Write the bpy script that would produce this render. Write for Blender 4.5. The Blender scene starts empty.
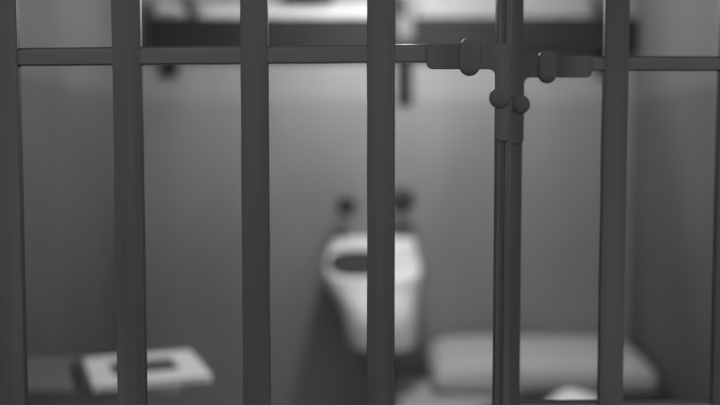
import bpy, bmesh, math, random
from mathutils import Vector, Matrix, noise
random.seed(4)
S = bpy.context.scene
COL = S.collection
PI = math.pi

# ------------------------------------------------------------------ materials
def mat(name, v, rough=.6, metal=0., var=.12, scale=8., bump=0., bscale=60., stretch=(1, 1, 1), spec=.5, emit=0.):
    m = bpy.data.materials.new(name); m.use_nodes = True
    nt = m.node_tree; b = nt.nodes['Principled BSDF']
    b.inputs['Roughness'].default_value = rough
    b.inputs['Metallic'].default_value = metal
    b.inputs['Specular IOR Level'].default_value = spec
    b.inputs['Base Color'].default_value = (v, v, v, 1)
    tc = nt.nodes.new('ShaderNodeTexCoord')
    mp = nt.nodes.new('ShaderNodeMapping'); mp.inputs['Scale'].default_value = stretch
    nt.links.new(tc.outputs['Object'], mp.inputs['Vector'])
    if var:
        n = nt.nodes.new('ShaderNodeTexNoise'); n.inputs['Scale'].default_value = scale
        n.inputs['Detail'].default_value = 5
        nt.links.new(mp.outputs['Vector'], n.inputs['Vector'])
        r = nt.nodes.new('ShaderNodeValToRGB')
        lo, hi = v*(1-var), v*(1+var)
        r.color_ramp.elements[0].position = .3; r.color_ramp.elements[1].position = .7
        r.color_ramp.elements[0].color = (lo, lo, lo, 1); r.color_ramp.elements[1].color = (hi, hi, hi, 1)
        nt.links.new(n.outputs['Fac'], r.inputs['Fac'])
        nt.links.new(r.outputs['Color'], b.inputs['Base Color'])
    if bump:
        n2 = nt.nodes.new('ShaderNodeTexNoise'); n2.inputs['Scale'].default_value = bscale
        n2.inputs['Detail'].default_value = 4
        nt.links.new(mp.outputs['Vector'], n2.inputs['Vector'])
        bp = nt.nodes.new('ShaderNodeBump'); bp.inputs['Strength'].default_value = bump
        bp.inputs['Distance'].default_value = .002
        nt.links.new(n2.outputs['Fac'], bp.inputs['Height'])
        nt.links.new(bp.outputs['Normal'], b.inputs['Normal'])
    if emit:
        b.inputs['Emission Color'].default_value = (1, 1, 1, 1)
        b.inputs['Emission Strength'].default_value = emit
    return m

def wall_mat(name, low, high, line_z, soft=.012, var=.10):
    """painted masonry: a darker dado below a paint line, paler paint above, faint blotches"""
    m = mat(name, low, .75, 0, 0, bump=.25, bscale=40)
    nt = m.node_tree; b = nt.nodes['Principled BSDF']
    geo = nt.nodes.new('ShaderNodeNewGeometry')
    sep = nt.nodes.new('ShaderNodeSeparateXYZ'); nt.links.new(geo.outputs['Position'], sep.inputs[0])
    mr = nt.nodes.new('ShaderNodeMapRange')
    mr.inputs['From Min'].default_value = line_z-soft; mr.inputs['From Max'].default_value = line_z+soft
    nt.links.new(sep.outputs['Z'], mr.inputs['Value'])
    mix = nt.nodes.new('ShaderNodeMix'); mix.data_type = 'RGBA'
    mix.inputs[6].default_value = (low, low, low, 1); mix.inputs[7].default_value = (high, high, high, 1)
    nt.links.new(mr.outputs['Result'], mix.inputs[0])
    mp = nt.nodes.new('ShaderNodeMapping'); mp.inputs['Scale'].default_value = (1, 1, .45)
    nt.links.new(geo.outputs['Position'], mp.inputs['Vector'])
    n = nt.nodes.new('ShaderNodeTexNoise'); n.inputs['Scale'].default_value = 5; n.inputs['Detail'].default_value = 3
    nt.links.new(mp.outputs['Vector'], n.inputs['Vector'])
    mr2 = nt.nodes.new('ShaderNodeMapRange')
    mr2.inputs['From Min'].default_value = .3; mr2.inputs['From Max'].default_value = .7
    mr2.inputs['To Min'].default_value = 1-var; mr2.inputs['To Max'].default_value = 1+var
    nt.links.new(n.outputs['Fac'], mr2.inputs['Value'])
    mul = nt.nodes.new('ShaderNodeMix'); mul.data_type = 'RGBA'; mul.blend_type = 'MULTIPLY'
    mul.inputs[0].default_value = 1
    nt.links.new(mix.outputs[2], mul.inputs[6]); nt.links.new(mr2.outputs['Result'], mul.inputs[7])
    nt.links.new(mul.outputs[2], b.inputs['Base Color'])
    return m

def stripe_mat(name, a, c, period, axis_scale=(1, 0, 0)):
    m = mat(name, a, .9, 0, 0)
    nt = m.node_tree; b = nt.nodes['Principled BSDF']
    tc = nt.nodes.new('ShaderNodeTexCoord')
    w = nt.nodes.new('ShaderNodeTexWave'); w.wave_type = 'BANDS'; w.bands_direction = 'X'
    w.inputs['Scale'].default_value = 1/(period*3.183)      # wave repeats every 1/(scale*pi)
    w.inputs['Distortion'].default_value = .3
    nt.links.new(tc.outputs['Object'], w.inputs['Vector'])
    r = nt.nodes.new('ShaderNodeValToRGB')
    r.color_ramp.elements[0].color = (c, c, c, 1); r.color_ramp.elements[1].color = (a, a, a, 1)
    r.color_ramp.elements[0].position = .25; r.color_ramp.elements[1].position = .6
    nt.links.new(w.outputs['Fac'], r.inputs['Fac'])
    nt.links.new(r.outputs['Color'], b.inputs['Base Color'])
    return m

M = {}
M['iron'] = mat('painted_iron', .036, .5, 0, .32, 30, .5, 160, (1, 1, .06), .1)
M['iron_b'] = mat('painted_iron_cross', .029, .24, 0, .25, 14, .08, 160, (.3, 1, 1), .25)
M['bolt'] = mat('bolt_iron', .033, .3, 0, .1, 40, .03, 200, spec=.12)
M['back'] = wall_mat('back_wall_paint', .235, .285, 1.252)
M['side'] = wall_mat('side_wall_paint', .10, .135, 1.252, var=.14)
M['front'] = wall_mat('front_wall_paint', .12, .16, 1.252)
M['floor'] = mat('concrete_floor', .14, .7, 0, .25, 6, .3)
M['ceil'] = mat('ceiling_paint', .28, .8, 0, .08)
M['shelf'] = mat('shelf_paint', .026, .7, 0, .1, spec=.1)
M['white'] = mat('white_cotton', .68, .9, 0, .05, 12, .5, 200)
M['bright'] = mat('bright_cotton', .86, .9, 0, .03, 12, .4, 200)
M['blanket_w'] = mat('white_wool', .36, .9, 0, .05, 12, .5, 200)
M['grey_cloth'] = mat('grey_cotton', .17, .9, 0, .05, 12, .5, 200)
M['offwhite'] = mat('off_white_cotton', .5, .9, 0, .06, 12, .5, 200)
M['porcelain'] = mat('porcelain', .9, .15, 0, .03)
M['dark'] = mat('dark_enamel', .035, .45, 0, .15, spec=.3)
M['basin'] = mat('dark_basin', .045, .6, 0, .2, 20, spec=.2)  # dark tone over the whole basin, slightly mottled
M['tap'] = mat('tarnished_tap', .03, .5, .2, .15)
M['blanket'] = mat('dark_wool', .045, .95, 0, .2, 30, .8, 300, spec=.1)
M['sheet'] = mat('sheet_cotton', .43, .9, 0, .05, 12, .5, 160)
M['pillow'] = stripe_mat('ticking', .6, .36, .011)
M['table'] = mat('table_steel', .18, .6, 0, .15, 8)
M['paper'] = mat('paper', .85, .7, 0, .04)
M['ink'] = mat('dark_print', .07, .7, 0, .25, 25)
M['bulb'] = mat('lit_bulb', .8, .3, 0, 0, emit=415)
M['cord'] = mat('black_cord', .03, .6, 0, .1)

# ------------------------------------------------------------------ helpers
def obj(name, bm, m, parent=None, smooth=False, bevel=0., seg=2, sub=0, angle=None):
    me = bpy.data.meshes.new(name)
    bmesh.ops.recalc_face_normals(bm, faces=bm.faces)
    bm.to_mesh(me); bm.free()
    ms = m if isinstance(m, (list, tuple)) else [m]
    for x in ms: me.materials.append(x)
    o = bpy.data.objects.new(name, me); COL.objects.link(o)
    if parent: o.parent = parent
    if smooth:
        for p in me.polygons: p.use_smooth = True
        if angle: me.set_sharp_from_angle(angle=math.radians(angle))
    if bevel:
        b = o.modifiers.new('bevel', 'BEVEL'); b.width = bevel; b.segments = seg
        b.limit_method = 'ANGLE'; b.angle_limit = math.radians(35)
        for p in me.polygons: p.use_smooth = True
        w = o.modifiers.new('wn', 'WEIGHTED_NORMAL'); w.keep_sharp = True
    if sub:
        s = o.modifiers.new('sub', 'SUBSURF'); s.levels = sub; s.render_levels = sub
    return o

def tag(o, label=None, cat=None, group=None, kind=None):
    if label: o['label'] = label
    if cat: o['category'] = cat
    if group: o['group'] = group
    if kind: o['kind'] = kind
    return o

def thing(name, label, cat, loc=(0, 0, 0), rz=0, group=None):
    o = bpy.data.objects.new(name, None); COL.objects.link(o)
    o.location = loc; o.rotation_euler = (0, 0, rz); o.empty_display_size = .05
    return tag(o, label, cat, group)

def struct(name, bm, m, **k):
    return tag(obj(name, bm, m, **k), kind='structure')

def box(x0, x1, y0, y1, z0, z1, bm=None, mtx=None):
    bm = bm or bmesh.new()
    v = [bm.verts.new(Vector(p)) for p in ((x0, y0, z0), (x1, y0, z0), (x1, y1, z0), (x0, y1, z0),
                                            (x0, y0, z1), (x1, y0, z1), (x1, y1, z1), (x0, y1, z1))]
    if mtx:
        for q in v: q.co = mtx @ q.co
    for f in ((0, 1, 2, 3), (4, 5, 6, 7), (0, 1, 5, 4), (1, 2, 6, 5), (2, 3, 7, 6), (3, 0, 4, 7)):
        bm.faces.new([v[i] for i in f])
    return bm

def loft(rings, bm=None, cap0=True, cap1=True):
    bm = bm or bmesh.new()
    R = [[bm.verts.new(Vector(p)) for p in r] for r in rings]
    n = len(R[0])
    for a, b in zip(R, R[1:]):
        for i in range(n):
            bm.faces.new((a[i], a[(i+1) % n], b[(i+1) % n], b[i]))
    if cap0: bm.faces.new(R[0])
    if cap1: bm.faces.new(R[-1])
    return bm

def lathe(prof, n=28, axis='z', c=(0, 0, 0), bm=None):
    """prof: (radius, height) pairs along the axis"""
    rings = []
    for r, h in prof:
        ring = []
        for i in range(n):
            a = 2*PI*i/n
            x, y = r*math.cos(a), r*math.sin(a)
            p = (x, y, h) if axis == 'z' else ((x, -h, y) if axis == '-y' else (h, x, y))
            ring.append(Vector(p)+Vector(c))
        rings.append(ring)
    return loft(rings, bm)

def tube(path, r, n=12, bm=None):
    path = [Vector(p) for p in path]
    rings = []
    for i, p in enumerate(path):
        t = (path[min(i+1, len(path)-1)]-path[max(i-1, 0)]).normalized()
        up = Vector((0, 1, 0)) if abs(t.y) < .9 else Vector((1, 0, 0))
        a = t.cross(up).normalized(); b = t.cross(a).normalized()
        rr = r[i] if isinstance(r, (list, tuple)) else r
        rings.append([p+a*math.cos(2*PI*k/n)*rr+b*math.sin(2*PI*k/n)*rr for k in range(n)])
    return loft(rings, bm)

def prism(outline, y0, y1):
    """outline in x,z pushed through depth"""
    bm = bmesh.new()
    a = [bm.verts.new((x, y0, z)) for x, z in outline]
    b = [bm.verts.new((x, y1, z)) for x, z in outline]
    n = len(a)
    bm.faces.new(a); bm.faces.new(b)
    for i in range(n): bm.faces.new((a[i], a[(i+1) % n], b[(i+1) % n], b[i]))
    return bm

def arc(cx, cz, r, a0, a1, n=7):
    return [(cx+r*math.cos(math.radians(a0+(a1-a0)*i/(n-1))), cz+r*math.sin(math.radians(a0+(a1-a0)*i/(n-1)))) for i in range(n)]

def sup(cx, cy, a, b, z, e=3., n=40):
    """superellipse ring"""
    out = []
    for i in range(n):
        t = 2*PI*i/n; c, s = math.cos(t), math.sin(t)
        out.append((cx+a*math.copysign(abs(c)**(2/e), c), cy+b*math.copysign(abs(s)**(2/e), s), z))
    return out

# ------------------------------------------------------------------ the setting
XL, XR, YB, YF, H = -.654, .795, 2.65, .93, 2.25
struct('floor', box(-3, 3, -2.5, YB+.1, -.1, 0), M['floor'])
struct('ceiling', box(XL-.1, XR+.1, YF, YB+.1, H, H+.1), M['ceil'])
struct('wall_back', box(XL-.1, XR+.1, YB, YB+.1, 0, H), M['back'])
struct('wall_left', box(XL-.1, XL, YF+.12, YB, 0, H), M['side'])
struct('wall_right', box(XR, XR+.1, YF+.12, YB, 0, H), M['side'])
struct('wall_front_left', box(-1.6, XL+.21, YF-.0, YF+.12, 0, H), M['front'])
struct('wall_front_right', box(XR-.02, 1.8, YF+.0, YF+.12, 0, H), M['front'])
struct('trim_1', box(XL+.21, XR-.02, YF, YF+.12, 2.12, H), M['front'])

# ------------------------------------------------------------------ barred gate and fixed grille
def dome_bolt(x, z, y, r, parent):
    bm = lathe([(r*.9, -.001), (r, 0), (r*.985, .0006), (r*.93, .0014), (r*.7, .0024), (r*.35, .003), (r*.1, .0031)], 32, '-y', (x, y, z))
    return obj('bolt', bm, M['bolt'], parent, smooth=True)

def long_bolt(x, z, y, r, half, parent):
    """oblong rivet head spanning crossbar and plate"""
    rings = []
    for k, h in ((.9, -.001), (1, 0), (.985, .0006), (.93, .0014), (.7, .0024), (.35, .003), (.1, .0031)):
        ring = []
        for i in range(40):
            t = 2*PI*i/40
            c, q = math.cos(t), math.sin(t)
            ring.append((x+r*k*c, y-h, z+r*k*q+math.copysign(half, q)))
        rings.append(ring)
    return obj('bolt', loft(rings), M['bolt'], parent, smooth=True)

def wavy_bar(x0, x1, y0, y1, z0, z1, n=40, amp=.0004, seed=0, tilt=0.):
    """long flat bar whose faces carry the slight unevenness of many coats of paint"""
    bm = bmesh.new(); rings = []
    ln = z1-z0
    c = .0012
    for i in range(n+1):
        z = z0+ln*i/n
        d = [amp*noise.noise(Vector((z*14, seed+k*3.1, .3))) for k in range(4)]
        a0, a1, b0, b1 = x0+d[0], x1+d[1], y0+d[2], y1
        rings.append([(a0+c, b0, z), (a1-c, b0, z), (a1-c*.3, b0+c*.3, z), (a1, b0+c, z), (a1, b1, z), (a0, b1, z), (a0, b0+c, z), (a0+c*.3, b0+c*.3, z)])
    return loft(rings, bm)

def wavy_cross(x0, x1, y0, y1, z0, z1, n=60, amp=.00035, seed=0, rise=0.):
    bm = bmesh.new(); rings = []
    for i in range(n+1):
        t = i/n; x = x0+(x1-x0)*t
        d = [amp*noise.noise(Vector((x*16, seed+k*2.7, .7))) for k in range(2)]
        dz = rise*t
        a, b = z0+dz+d[0], z1+dz+d[1]
        ring = [(x, y0+.001, a), (x, y0, a+.001)]
        for k in range(9):                                   # rounded upper edge
            q = PI/2*k/8
            ring.append((x, y0+.0065-.0065*math.cos(q), b-.0065+.0065*math.sin(q)))
        ring += [(x, y1, b), (x, y1, a)]
        rings.append(ring)
    return loft(rings, bm)

def bracket_outline(x_end, x_in, x_edge, z_top, z_arm, z_bot, x_far, s=1):
    """L shaped corner plate; x_end arm tip, x_in inner side of the upright leg"""
    pts = []
    r = .006; f = .007
    d = 1 if x_in > x_end else -1
    # start top at far side, go to arm tip, round, along the underside, fillet, down the leg, round, back up
    pts.append((x_far, z_top))
    pts.append((x_end, z_top))
    pts += [(x_end+d*(r-r*math.cos(a)), z_arm+r-r*math.sin(a)) for a in [PI/2*i/6 for i in range(7)]]
    pts += [(x_in-d*f+d*f*math.sin(a), z_arm-f+f*math.cos(a)) for a in [PI/2*i/6 for i in range(7)]]
    if z_bot < z_arm-f:
        pts += [(x_in+d*(.005-.005*math.cos(a)), z_bot+.005-.005*math.sin(a)) for a in [PI/2*i/5 for i in range(6)]]
    pts.append((x_far, z_bot))
    return pts

ZB, ZT = .035, 2.13
gate = thing('cell_gate', 'dark iron barred cell gate at left, its riveted corner plate at the lock edge', 'gate', (0, .9, 0))
def g(name, bm, m=M['iron'], **k): return obj(name, bm, m, gate, **k)
g('stile', wavy_bar(-.415, -.3405, 0, .010, ZB, ZT, 60, .0003, 1), smooth=False)
for i, (a, b) in enumerate(((-.2465, -.218), (-.119, -.0915), (.007, .035))):
    g('bar', wavy_bar(a, b, .001, .010, ZB, ZT, 90, .0005, 5+i*7))
# the closing stile is a folded section: lip, groove, web
lock = wavy_bar(.1365, .1412, .0, .016, ZB, ZT, 60, .0003, 31)
wavy = wavy_bar(.1445, .1515, .0, .016, ZB, ZT, 60, .0003, 37)
for b2 in (wavy,):
    me = bpy.data.meshes.new('tmp'); b2.to_mesh(me); b2.free(); lock.from_mesh(me); bpy.data.meshes.remove(me)
box(.1405, .1455, .0022, .015, ZB, ZT, lock)
tag(g('lock_stile', lock), 'closing stile with a narrow groove down its face')
g('crossbar', wavy_cross(-.342, .1365, .0016, .012, 1.1925, 1.2105, seed=2, rise=.0040), M['iron_b'], smooth=True, angle=30)
g('crossbar', wavy_cross(-.342, .1365, .0016, .012, .812, .830, seed=9), M['iron_b'], smooth=True, angle=30)
g('crossbar', wavy_cross(-.342, .1365, .0016, .012, ZB, ZB+.03, seed=12), M['iron_b'], smooth=True, angle=30)
g('crossbar', wavy_cross(-.342, .1365, .0016, .012, 1.75, 1.768, seed=14), M['iron_b'], smooth=True, angle=30)
pl = g('corner_plate', prism(bracket_outline(.066, .1345, 0, 1.2135, 1.1885, 1.1175, .149), -.0022, .001), M['iron'], bevel=.0008)
tag(pl, 'L shaped plate bolted to the corner of crossbar and stile')
long_bolt(.1085, 1.2005, -.0022, .0105, .0085, pl); dome_bolt(.1385, 1.160, -.0022, .0105, pl)

panel = thing('bar_panel', 'fixed dark iron grille at right, standing behind the edge of the gate', 'grille', (0, .98, 0))
def f(name, bm, m=M['iron'], **k): return obj(name, bm, m, panel, **k)
f('stile', wavy_bar(.157, .1765, 0, .02, 0, ZT, 60, .0003, 41))
for i in range(4):
    a = .2645+.1255*i
    f('bar', wavy_bar(a, a+.0265, .001, .010, 0, ZT, 90, .0005, 50+7*i))
f('crossbar', wavy_cross(.17, XR-.02, .0016, .012, 1.1945, 1.2105, seed=22), M['iron_b'], smooth=True, angle=30)
f('crossbar', wavy_cross(.17, XR-.02, .0016, .012, .8135, .8295, seed=24), M['iron_b'], smooth=True, angle=30)
f('crossbar', wavy_cross(.17, XR-.02, .0016, .012, 1.75, 1.766, seed=26), M['iron_b'], smooth=True, angle=30)
f('crossbar', wavy_cross(.17, XR-.02, .0016, .012, .03, .06, seed=28), M['iron_b'], smooth=True, angle=30)
pl = f('corner_plate', prism(bracket_outline(.2505, .1775, 0, 1.210, 1.1865, 1.115, .159), -.0022, .001), M['iron'], bevel=.0008)
tag(pl, 'L shaped plate bolted to the corner of crossbar and stile')
long_bolt(.202, 1.198, -.0022, .0105, .0075, pl); dome_bolt(.1735, 1.1575, -.0022, .0105, pl)

# ------------------------------------------------------------------ shelf and what stands on it
ST = 1.481
shelf = thing('wall_shelf', 'dark thick wall shelf with a deep front lip across the back wall', 'shelf', (.11, YB, ST))
obj('board', box(-.715, .675, -.062, 0, -.022, 0), M['shelf'], shelf, bevel=.003)
obj('front_lip', box(-.715, .675, -.076, -.062, -.098, 0), M['shelf'], shelf, bevel=.004)
def bracket(x, d, w):
    bm = bmesh.new()
    box(x-w/2, x+w/2, -.012, 0, -d, -.022, bm)
    pts = [(-.012, -d+.01), (-.012, -.022), (-.06, -.022), (-.058, -.035), (-.04, -.06)]
    v0 = [bm.verts.new((x-.004, y, z)) for y, z in pts]; v1 = [bm.verts.new((x+.004, y, z)) for y, z in pts]
    bm.faces.new(v0); bm.faces.new(v1)
    for i in range(5): bm.faces.new((v0[i], v0[(i+1) % 5], v1[(i+1) % 5], v1[i]))
    return obj('bracket', bm, M['shelf'], shelf, bevel=.001)
bracket(-.665, .165, .05); bracket(.02, .245, .048); bracket(.60, .165, .04)

def folded(name, x0, x1, y0, y1, z0, layers, th, m, label, cat, group=None, jit=.004):
    """a folded cloth: stacked rounded layers joined at the front fold, one mesh"""
    bm = bmesh.new()
    rnd = random.Random(int(abs(x0)*1000))
    for k in range(layers):
        zz = k*th
        jx0, jx1 = rnd.uniform(-jit, jit), rnd.uniform(-jit, jit)
        rings = []
        nx = 14
        for i in range(nx+1):
            t = i/nx; x = (x0+jx0)+(x1+jx1-x0-jx0)*t
            sg = th*.07*noise.noise(Vector((x*9, k, .2)))
            prof = []
            for q in range(7):
                a = PI/2+PI*q/6
                prof.append((x, y0+th/2+th/2*math.cos(a), zz+th/2*.96+th/2*.96*math.sin(a)+sg))
            prof += [(x, y1, zz+sg), (x, y1, zz+th*.96+sg)]
            rings.append(prof)
        loft(rings, bm)
    o = obj(name, bm, m, smooth=True)
    cx, cy = (x0+x1)/2, (y0+y1)/2
    for v in o.data.vertices: v.co -= Vector((cx, cy, 0))
    o.location = (cx, cy, z0+.001)
    return tag(o, label, cat, group)

SY0, SY1 = YB-.070, YB-.006
folded('folded_sheet', -.470, .055, SY0, SY1, ST, 3, .009, M['white'], 'white folded sheet on the wall shelf, under the dark bowl', 'folded cloth')
folded('folded_blanket', .165, .675, SY0, SY1, ST, 4, .0155, M['blanket_w'], 'white folded blanket filling the right half of the wall shelf', 'folded cloth')
# crumpled towel at the left end: a wedge that tapers to the right
bm = bmesh.new(); rings = []
for i in range(15):
    t = i/14; x = -.583+.095*t
    h = (.047*(1-t)**.6+.012)*(1 if 0 < i < 14 else .45)
    ring = []
    for q in range(16):
        a = 2*PI*q/16
        yy = .029*math.cos(a); zz = h/2+h/2*math.sin(a)
        n_ = .004*noise.noise(Vector((x*40, yy*40, zz*40)))
        ring.append((x+.33*0, YB-.037+yy+n_, max(0, zz+n_)))
    rings.append(ring)
loft(rings, bm)
o = obj('crumpled_cloth', bm, M['offwhite'], smooth=True)
for v in o.data.vertices: v.co -= Vector((-.54, YB-.037, 0))
o.location = (-.54, YB-.037, ST+.001)
tag(o, 'pale crumpled cloth at the far left end of the wall shelf', 'cloth')
cup = thing('tin_cup', 'small dark tin cup on the shelf beside the pale crumpled cloth', 'cup', (-.489, YB-.045, ST+.0005))
obj('cup_body', lathe([(.010, 0), (.015, 0), (.0155, .003), (.0165, .055), (.0175, .056), (.0165, .057), (.015, .055), (.0145, .006), (.004, .004)], 24), M['dark'], cup, smooth=True)
obj('handle', tube([(-.0155, 0, .045), (-.024, 0, .045), (-.027, 0, .036), (-.026, 0, .024), (-.021, 0, .016), (-.0155, 0, .014)], .002, 8), M['dark'], cup, smooth=True)
bowl = lathe([(.026, 0), (.034, 0), (.036, .004), (.048, .010), (.057, .026), (.060, .05), (.0615, .054), (.059, .054), (.054, .028), (.044, .013), (.01, .009)], 36)
o = obj('bowl', bowl, M['dark'], smooth=True); o.location = (-.127, YB-.078, ST+.0287)
o.location.y = YB-.063
tag(o, 'dark round bowl standing on the white folded sheet', 'bowl')
jar = thing('jar', 'dark squat jar on the shelf in the gap between the two white folded cloths', 'jar', (.108, YB-.034, ST+.0005))
obj('jar_body', lathe([(.012, 0), (.026, 0), (.028, .004), (.028, .038), (.024, .046), (.02, .049), (.02, .054), (.008, .054)], 28), M['dark'], jar, smooth=True)
obj('lid', lathe([(.01, .0542), (.0225, .0542), (.0235, .056), (.0235, .066), (.022, .068), (.01, .068)], 28), M['dark'], jar, smooth=True)
# small cloth lying over the lip between the folded cloths
bm = bmesh.new(); rings = []
path = [(-.066, .002), (-.071, .0025), (-.0765, .0018), (-.0795, -.004), (-.0805, -.02), (-.0815, -.045), (-.080, -.064)]
def cloth_ring(t):
    x = -.026+.052*t
    w = .0035*math.sin(t*9)+.002*math.sin(t*17)
    out = []
    for k, (y, z) in enumerate(path):
        out.append((x*(1+.12*math.sin(k)), y-(.0025+abs(w) if k > 2 else 0), z+(.0008 if k < 3 else 0)))
    back = [(x, y+(.0018 if k > 2 else 0), z-(.0016 if k <= 2 else 0)) for k, (y, z) in enumerate(path)]
    return out+back[::-1]
for i in range(17): rings.append(cloth_ring(i/16))
loft(rings, bm)
o = obj('hanging_cloth', bm, M['grey_cloth'], smooth=True); o.location = (.127, YB, ST)
tag(o, 'small pale cloth hanging over the front lip of the wall shelf', 'cloth')

# ------------------------------------------------------------------ sink
sink = thing('wall_sink', 'white wall-hung sink with a dark basin, tapering down the back wall', 'sink', (.036, YB, .824))
SL = .19                                                   # the rim slopes down towards the front
def slope(ring, w=1.): return [(x, y, z+w*SL*(y+.05)) for x, y, z in ring]
body = []
for (z, cx, hw, dep, e, w) in ((-.240, .022, .086, .345, 3.2, 0), (-.234, .022, .094, .360, 3.4, 0), (-.15, .016, .106, .352, 3.4, 0), (-.10, .009, .116, .344, 3.4, .3), (-.06, .003, .124, .335, 3.6, .8), (-.04, 0, .128, .330, 3.8, 1),
                               (-.012, 0, .130, .328, 4, 1), (-.003, 0, .129, .327, 4, 1), (0, 0, .127, .32, 4, 1)):
    body.append(slope(sup(cx, -dep/2, hw, dep/2, z, e, 44), w))
BC = (-.046, -.192)
for (z, hw, hd) in ((.0, .079, .122), (-.006, .073, .116)):
    body.append(slope(sup(BC[0], BC[1], hw, hd, z, 2.4, 44)))
obj('sink_body', loft(body, cap1=True), M['porcelain'], sink, smooth=True)
bas = [slope(sup(BC[0], BC[1], .077*k, .119*k, z, 2.4, 40)) for k, z in ((1, .0012), (.98, .0022), (.9, -.004), (.45, -.0055))]
tag(obj('basin', loft(bas, cap0=False), M['basin'], sink, smooth=True), 'dark basin')
obj('backsplash', box(-.118, .125, -.045, 0, -.02, .026), M['porcelain'], sink, bevel=.008, seg=3)
obj('waste_pipe', tube([(.02, -.1, -.24), (.02, -.1, -.36), (.02, -.09, -.38), (.02, -.06, -.385), (.02, 0, -.385)], .016, 14), M['dark'], sink, smooth=True)

def wall_tap(x, z, r, out, label):
    t = thing('wall_tap', label, 'tap', (x, YB, z))
    obj('spindle', lathe([(.016, .0), (.016, .005), (.007, .008), (.006, out-.016)], 20, '-y'), M['tap'], t, smooth=True)
    obj('knob', lathe([(.009, out-.018), (r*.8, out-.015), (r, out-.006), (r, out+.006), (r*.85, out+.014), (r*.4, out+.018), (.002, out+.018)], 26, '-y'), M['tap'], t, smooth=True)
wall_tap(-.038, .948, .029, .088, 'smaller dark round tap knob on the back wall, above the left side of the sink')
wall_tap(.119, .963, .037, .085, 'larger dark round tap knob on the back wall, above the right side of the sink')

# ------------------------------------------------------------------ bed
BX0, BX1, BY0, BY1 = .078, .788, 1.06, 2.635
bed = thing('bed', 'narrow iron bed frame along the right wall under the mattress', 'bed', ((BX0+BX1)/2, (BY0+BY1)/2, 0))
hx, hy = (BX1-BX0)/2, (BY1-BY0)/2
for sx in (-1, 1):
    obj('side_rail', box(sx*hx-.018*(sx > 0), sx*hx+.018*(sx < 0), -hy, hy, .33, .37), M['iron'], bed, bevel=.003)
    for sy in (-1, 1):
        x = sx*(hx-.02); y = sy*(hy-.02)
        obj('leg', box(x-.016, x+.016, y-.016, y+.016, 0, .33), M['iron'], bed, bevel=.003)
obj('base_panel', box(-hx+.018, hx-.018, -hy, hy, .345, .362), M['iron'], bed, bevel=.002)

def puff(name, lx, ly, lz, m, e=5., nx=26, ny=40, wr=.004, seed=0, sharp=.5, base=.5, rx=0., ry=0.):
    """soft rounded slab centred on x,y with its base on z=0"""
    bm = bmesh.new()
    top, bot = {}, {}
    for i in range(nx+1):
        for j in range(ny+1):
            u, v = -1+2*i/nx, -1+2*j/ny
            k = max(0, (1-abs(u)**e)*(1-abs(v)**e))**sharp
            n_ = wr*noise.noise(Vector((u*lx*7+seed, v*ly*7, seed)))
            X, Y = u*lx/2*(1-rx*abs(v)**3), v*ly/2*(1-ry*abs(u)**4)
            top[i, j] = bm.verts.new((X, Y, lz*base+(lz*(1-base)+n_)*k))
            if 0 < i < nx and 0 < j < ny: bot[i, j] = bm.verts.new((X, Y, lz*base*(1-k)))
            else: bot[i, j] = top[i, j]
    for i in range(nx):
        for j in range(ny):
            bm.faces.new((top[i, j], top[i+1, j], top[i+1, j+1], top[i, j+1]))
            fs = [bot[i, j], bot[i, j+1], bot[i+1, j+1], bot[i+1, j]]
            if len(set(fs)) == 4:
                try: bm.faces.new(fs)
                except ValueError: pass
    return obj(name, bm, m, smooth=True)

mt = puff('mattress', BX1-BX0, BY1-BY0, .095, M['sheet'], 14, wr=.003, seed=3)
mt.location = ((BX0+BX1)/2, (BY0+BY1)/2, .3715)
tag(mt, 'pale mattress on the bed frame, bare beside and under the striped pillow', 'mattress')
MT = .466

# dark blanket: covers the bed from the diagonal turned edge to the foot, hangs a little at the left side
bm = bmesh.new()
nx, ny = 34, 48
def edge_y(x):
    t = (x-BX0)/(BX1-BX0)
    if t < .5: return 1.95+.34*(t/.5)
    return 2.29
verts = []
for j in range(ny+1):
    row = []
    for i in range(nx+1):
        x = BX0-.012+(BX1-.002-BX0+.012)*i/nx
        yb = edge_y(max(x, BX0)); y = 1.055+(yb-1.055)*j/ny
        z = MT+.0155+.004*noise.noise(Vector((x*8, y*6, 2.)))
        if i == 0: z -= .004
        if i == 1: z -= .001
        row.append(Vector((x, y, z)))
    verts.append(row)
T = [[bm.verts.new(p) for p in r] for r in verts]
B = [[bm.verts.new(p-Vector((0, 0, .0085))) for i, p in enumerate(r)] for r in verts]
for j in range(ny):
    for i in range(nx):
        bm.faces.new((T[j][i], T[j][i+1], T[j+1][i+1], T[j+1][i]))
        bm.faces.new((B[j][i], B[j+1][i], B[j+1][i+1], B[j][i+1]))
for j in range(ny):
    bm.faces.new((T[j][0], T[j+1][0], B[j+1][0], B[j][0])); bm.faces.new((T[j][nx], B[j][nx], B[j+1][nx], T[j+1][nx]))
for i in range(nx):
    bm.faces.new((T[0][i], B[0][i], B[0][i+1], T[0][i+1])); bm.faces.new((T[ny][i], T[ny][i+1], B[ny][i+1], B[ny][i]))
o = obj('bed_blanket', bm, M['blanket'], smooth=True)
for v in o.data.vertices: v.co -= Vector((.47, 1.7, MT))
o.location = (.47, 1.7, MT)
tag(o, 'dark wool blanket over the bed in front of the striped pillow', 'blanket')

pw = puff('pillow', .60, .34, .087, M['pillow'], 8, 48, 32, .005, 8, .42, .22, .02, .05)
pw.location = (.488, 2.462, MT+.010); pw.rotation_euler = (math.radians(3), 0, math.radians(-1))
tag(pw, 'plump light grey striped pillow at the head of the bed', 'pillow')

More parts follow.
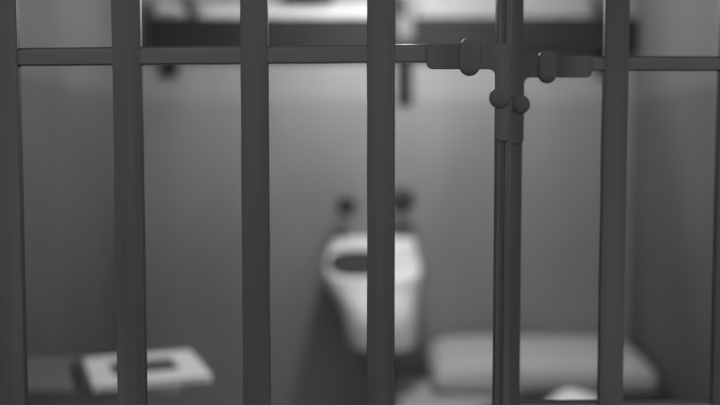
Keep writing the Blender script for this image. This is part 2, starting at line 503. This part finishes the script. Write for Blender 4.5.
# white bundle on the blanket
bm = bmesh.new()
bmesh.ops.create_icosphere(bm, subdivisions=4, radius=1)
for v in bm.verts:
    c = v.co.copy(); n_ = 1+.05*noise.noise(c*2.2+Vector((3, 1, 0)))
    z = c.z*.103*n_
    if z < 0: z *= .06
    v.co = (c.x*.088*n_, c.y*.08*n_, z)
o = obj('towel_bundle', bm, M['bright'], smooth=True); o.location = (.462, 1.90, MT+.0245)
tag(o, 'bright white rounded cloth bundle on the dark blanket', 'cloth')

# ------------------------------------------------------------------ table and book
TZ = .700
tb = thing('wall_table', 'grey steel table fixed to the left wall, holding the large white book', 'table', (XL, 1.60, TZ))
obj('tabletop', box(0, .345, -.08, .15, -.016, 0), M['table'], tb, bevel=.003)
for y in (-.06, .115):
    bm = bmesh.new()
    pts = [(0, -.016), (.25, -.016), (.25, -.03), (.02, -.20), (0, -.20)]
    v0 = [bm.verts.new((x, y-.004, z)) for x, z in pts]; v1 = [bm.verts.new((x, y+.004, z)) for x, z in pts]
    bm.faces.new(v0); bm.faces.new(v1)
    for i in range(5): bm.faces.new((v0[i], v0[(i+1) % 5], v1[(i+1) % 5], v1[i]))
    obj('support', bm, M['table'], tb, bevel=.001)
bk = thing('book', 'large flat white book with a dark panel on its cover, lying on the grey table', 'book', (-.396, 1.626, TZ+.0005), math.radians(21))
obj('page_block', box(-.09, .099, -.104, .104, .002, .0085), M['offwhite'], bk, bevel=.0006)
cov = bmesh.new()
box(-.098, .104, -.108, .108, .0087, .0112, cov); box(-.098, .104, -.108, .108, 0, .002, cov)
obj('cover', cov, M['paper'], bk, bevel=.0006)
tag(obj('spine', box(-.116, -.0982, -.108, .108, 0, .0112), M['ink'], bk, bevel=.002), 'dark spine')
tag(obj('cover_panel', box(-.058, .058, -.045, .052, .0112, .0116), M['ink'], bk), 'dark oblong printed on the white cover')

# ------------------------------------------------------------------ pendant bulb (the cell's lamp, above the frame)
LX, LY, LZ = .10, 2.13, 1.535
lamp = thing('pendant_lamp', 'bare bulb hanging on a black cord from the cell ceiling', 'lamp', (LX, LY, H))
obj('ceiling_rose', lathe([(.01, -.03), (.03, -.028), (.045, -.012), (.047, 0), (.01, 0)], 24), M['cord'], lamp, smooth=True)
obj('cord', tube([(0, 0, -.028), (0, 0, LZ-H+.085)], .003, 8), M['cord'], lamp, smooth=True)
obj('socket', lathe([(.006, LZ-H+.09), (.014, LZ-H+.086), (.016, LZ-H+.07), (.016, LZ-H+.04), (.012, LZ-H+.038)], 20), M['cord'], lamp, smooth=True)
obj('bulb', lathe([(.004, LZ-H-.034), (.018, LZ-H-.029), (.03, LZ-H-.014), (.034, LZ-H+.002), (.03, LZ-H+.016), (.018, LZ-H+.030), (.012, LZ-H+.0375)], 24), M['bulb'], lamp, smooth=True)

# ------------------------------------------------------------------ corridor light, camera
w = bpy.data.worlds.new('corridor_light'); S.world = w; w.use_nodes = True
bg = w.node_tree.nodes['Background']
bg.inputs['Color'].default_value = (1, 1, 1, 1); bg.inputs['Strength'].default_value = 1.5

cam = bpy.data.cameras.new('camera'); co = bpy.data.objects.new('camera', cam); COL.objects.link(co)
co.location = (0, 0, 1.11); co.rotation_euler = (PI/2-.06, 0, 0)
cam.sensor_width = 36; cam.lens = 45; cam.clip_start = .02
cam.dof.use_dof = True; cam.dof.focus_distance = .91; cam.dof.aperture_fstop = 1.7
S.camera = co
vs = S.view_settings
vs.view_transform = 'Standard'; vs.look = 'None'; vs.gamma = 1; vs.use_curve_mapping = False; vs.exposure = 0
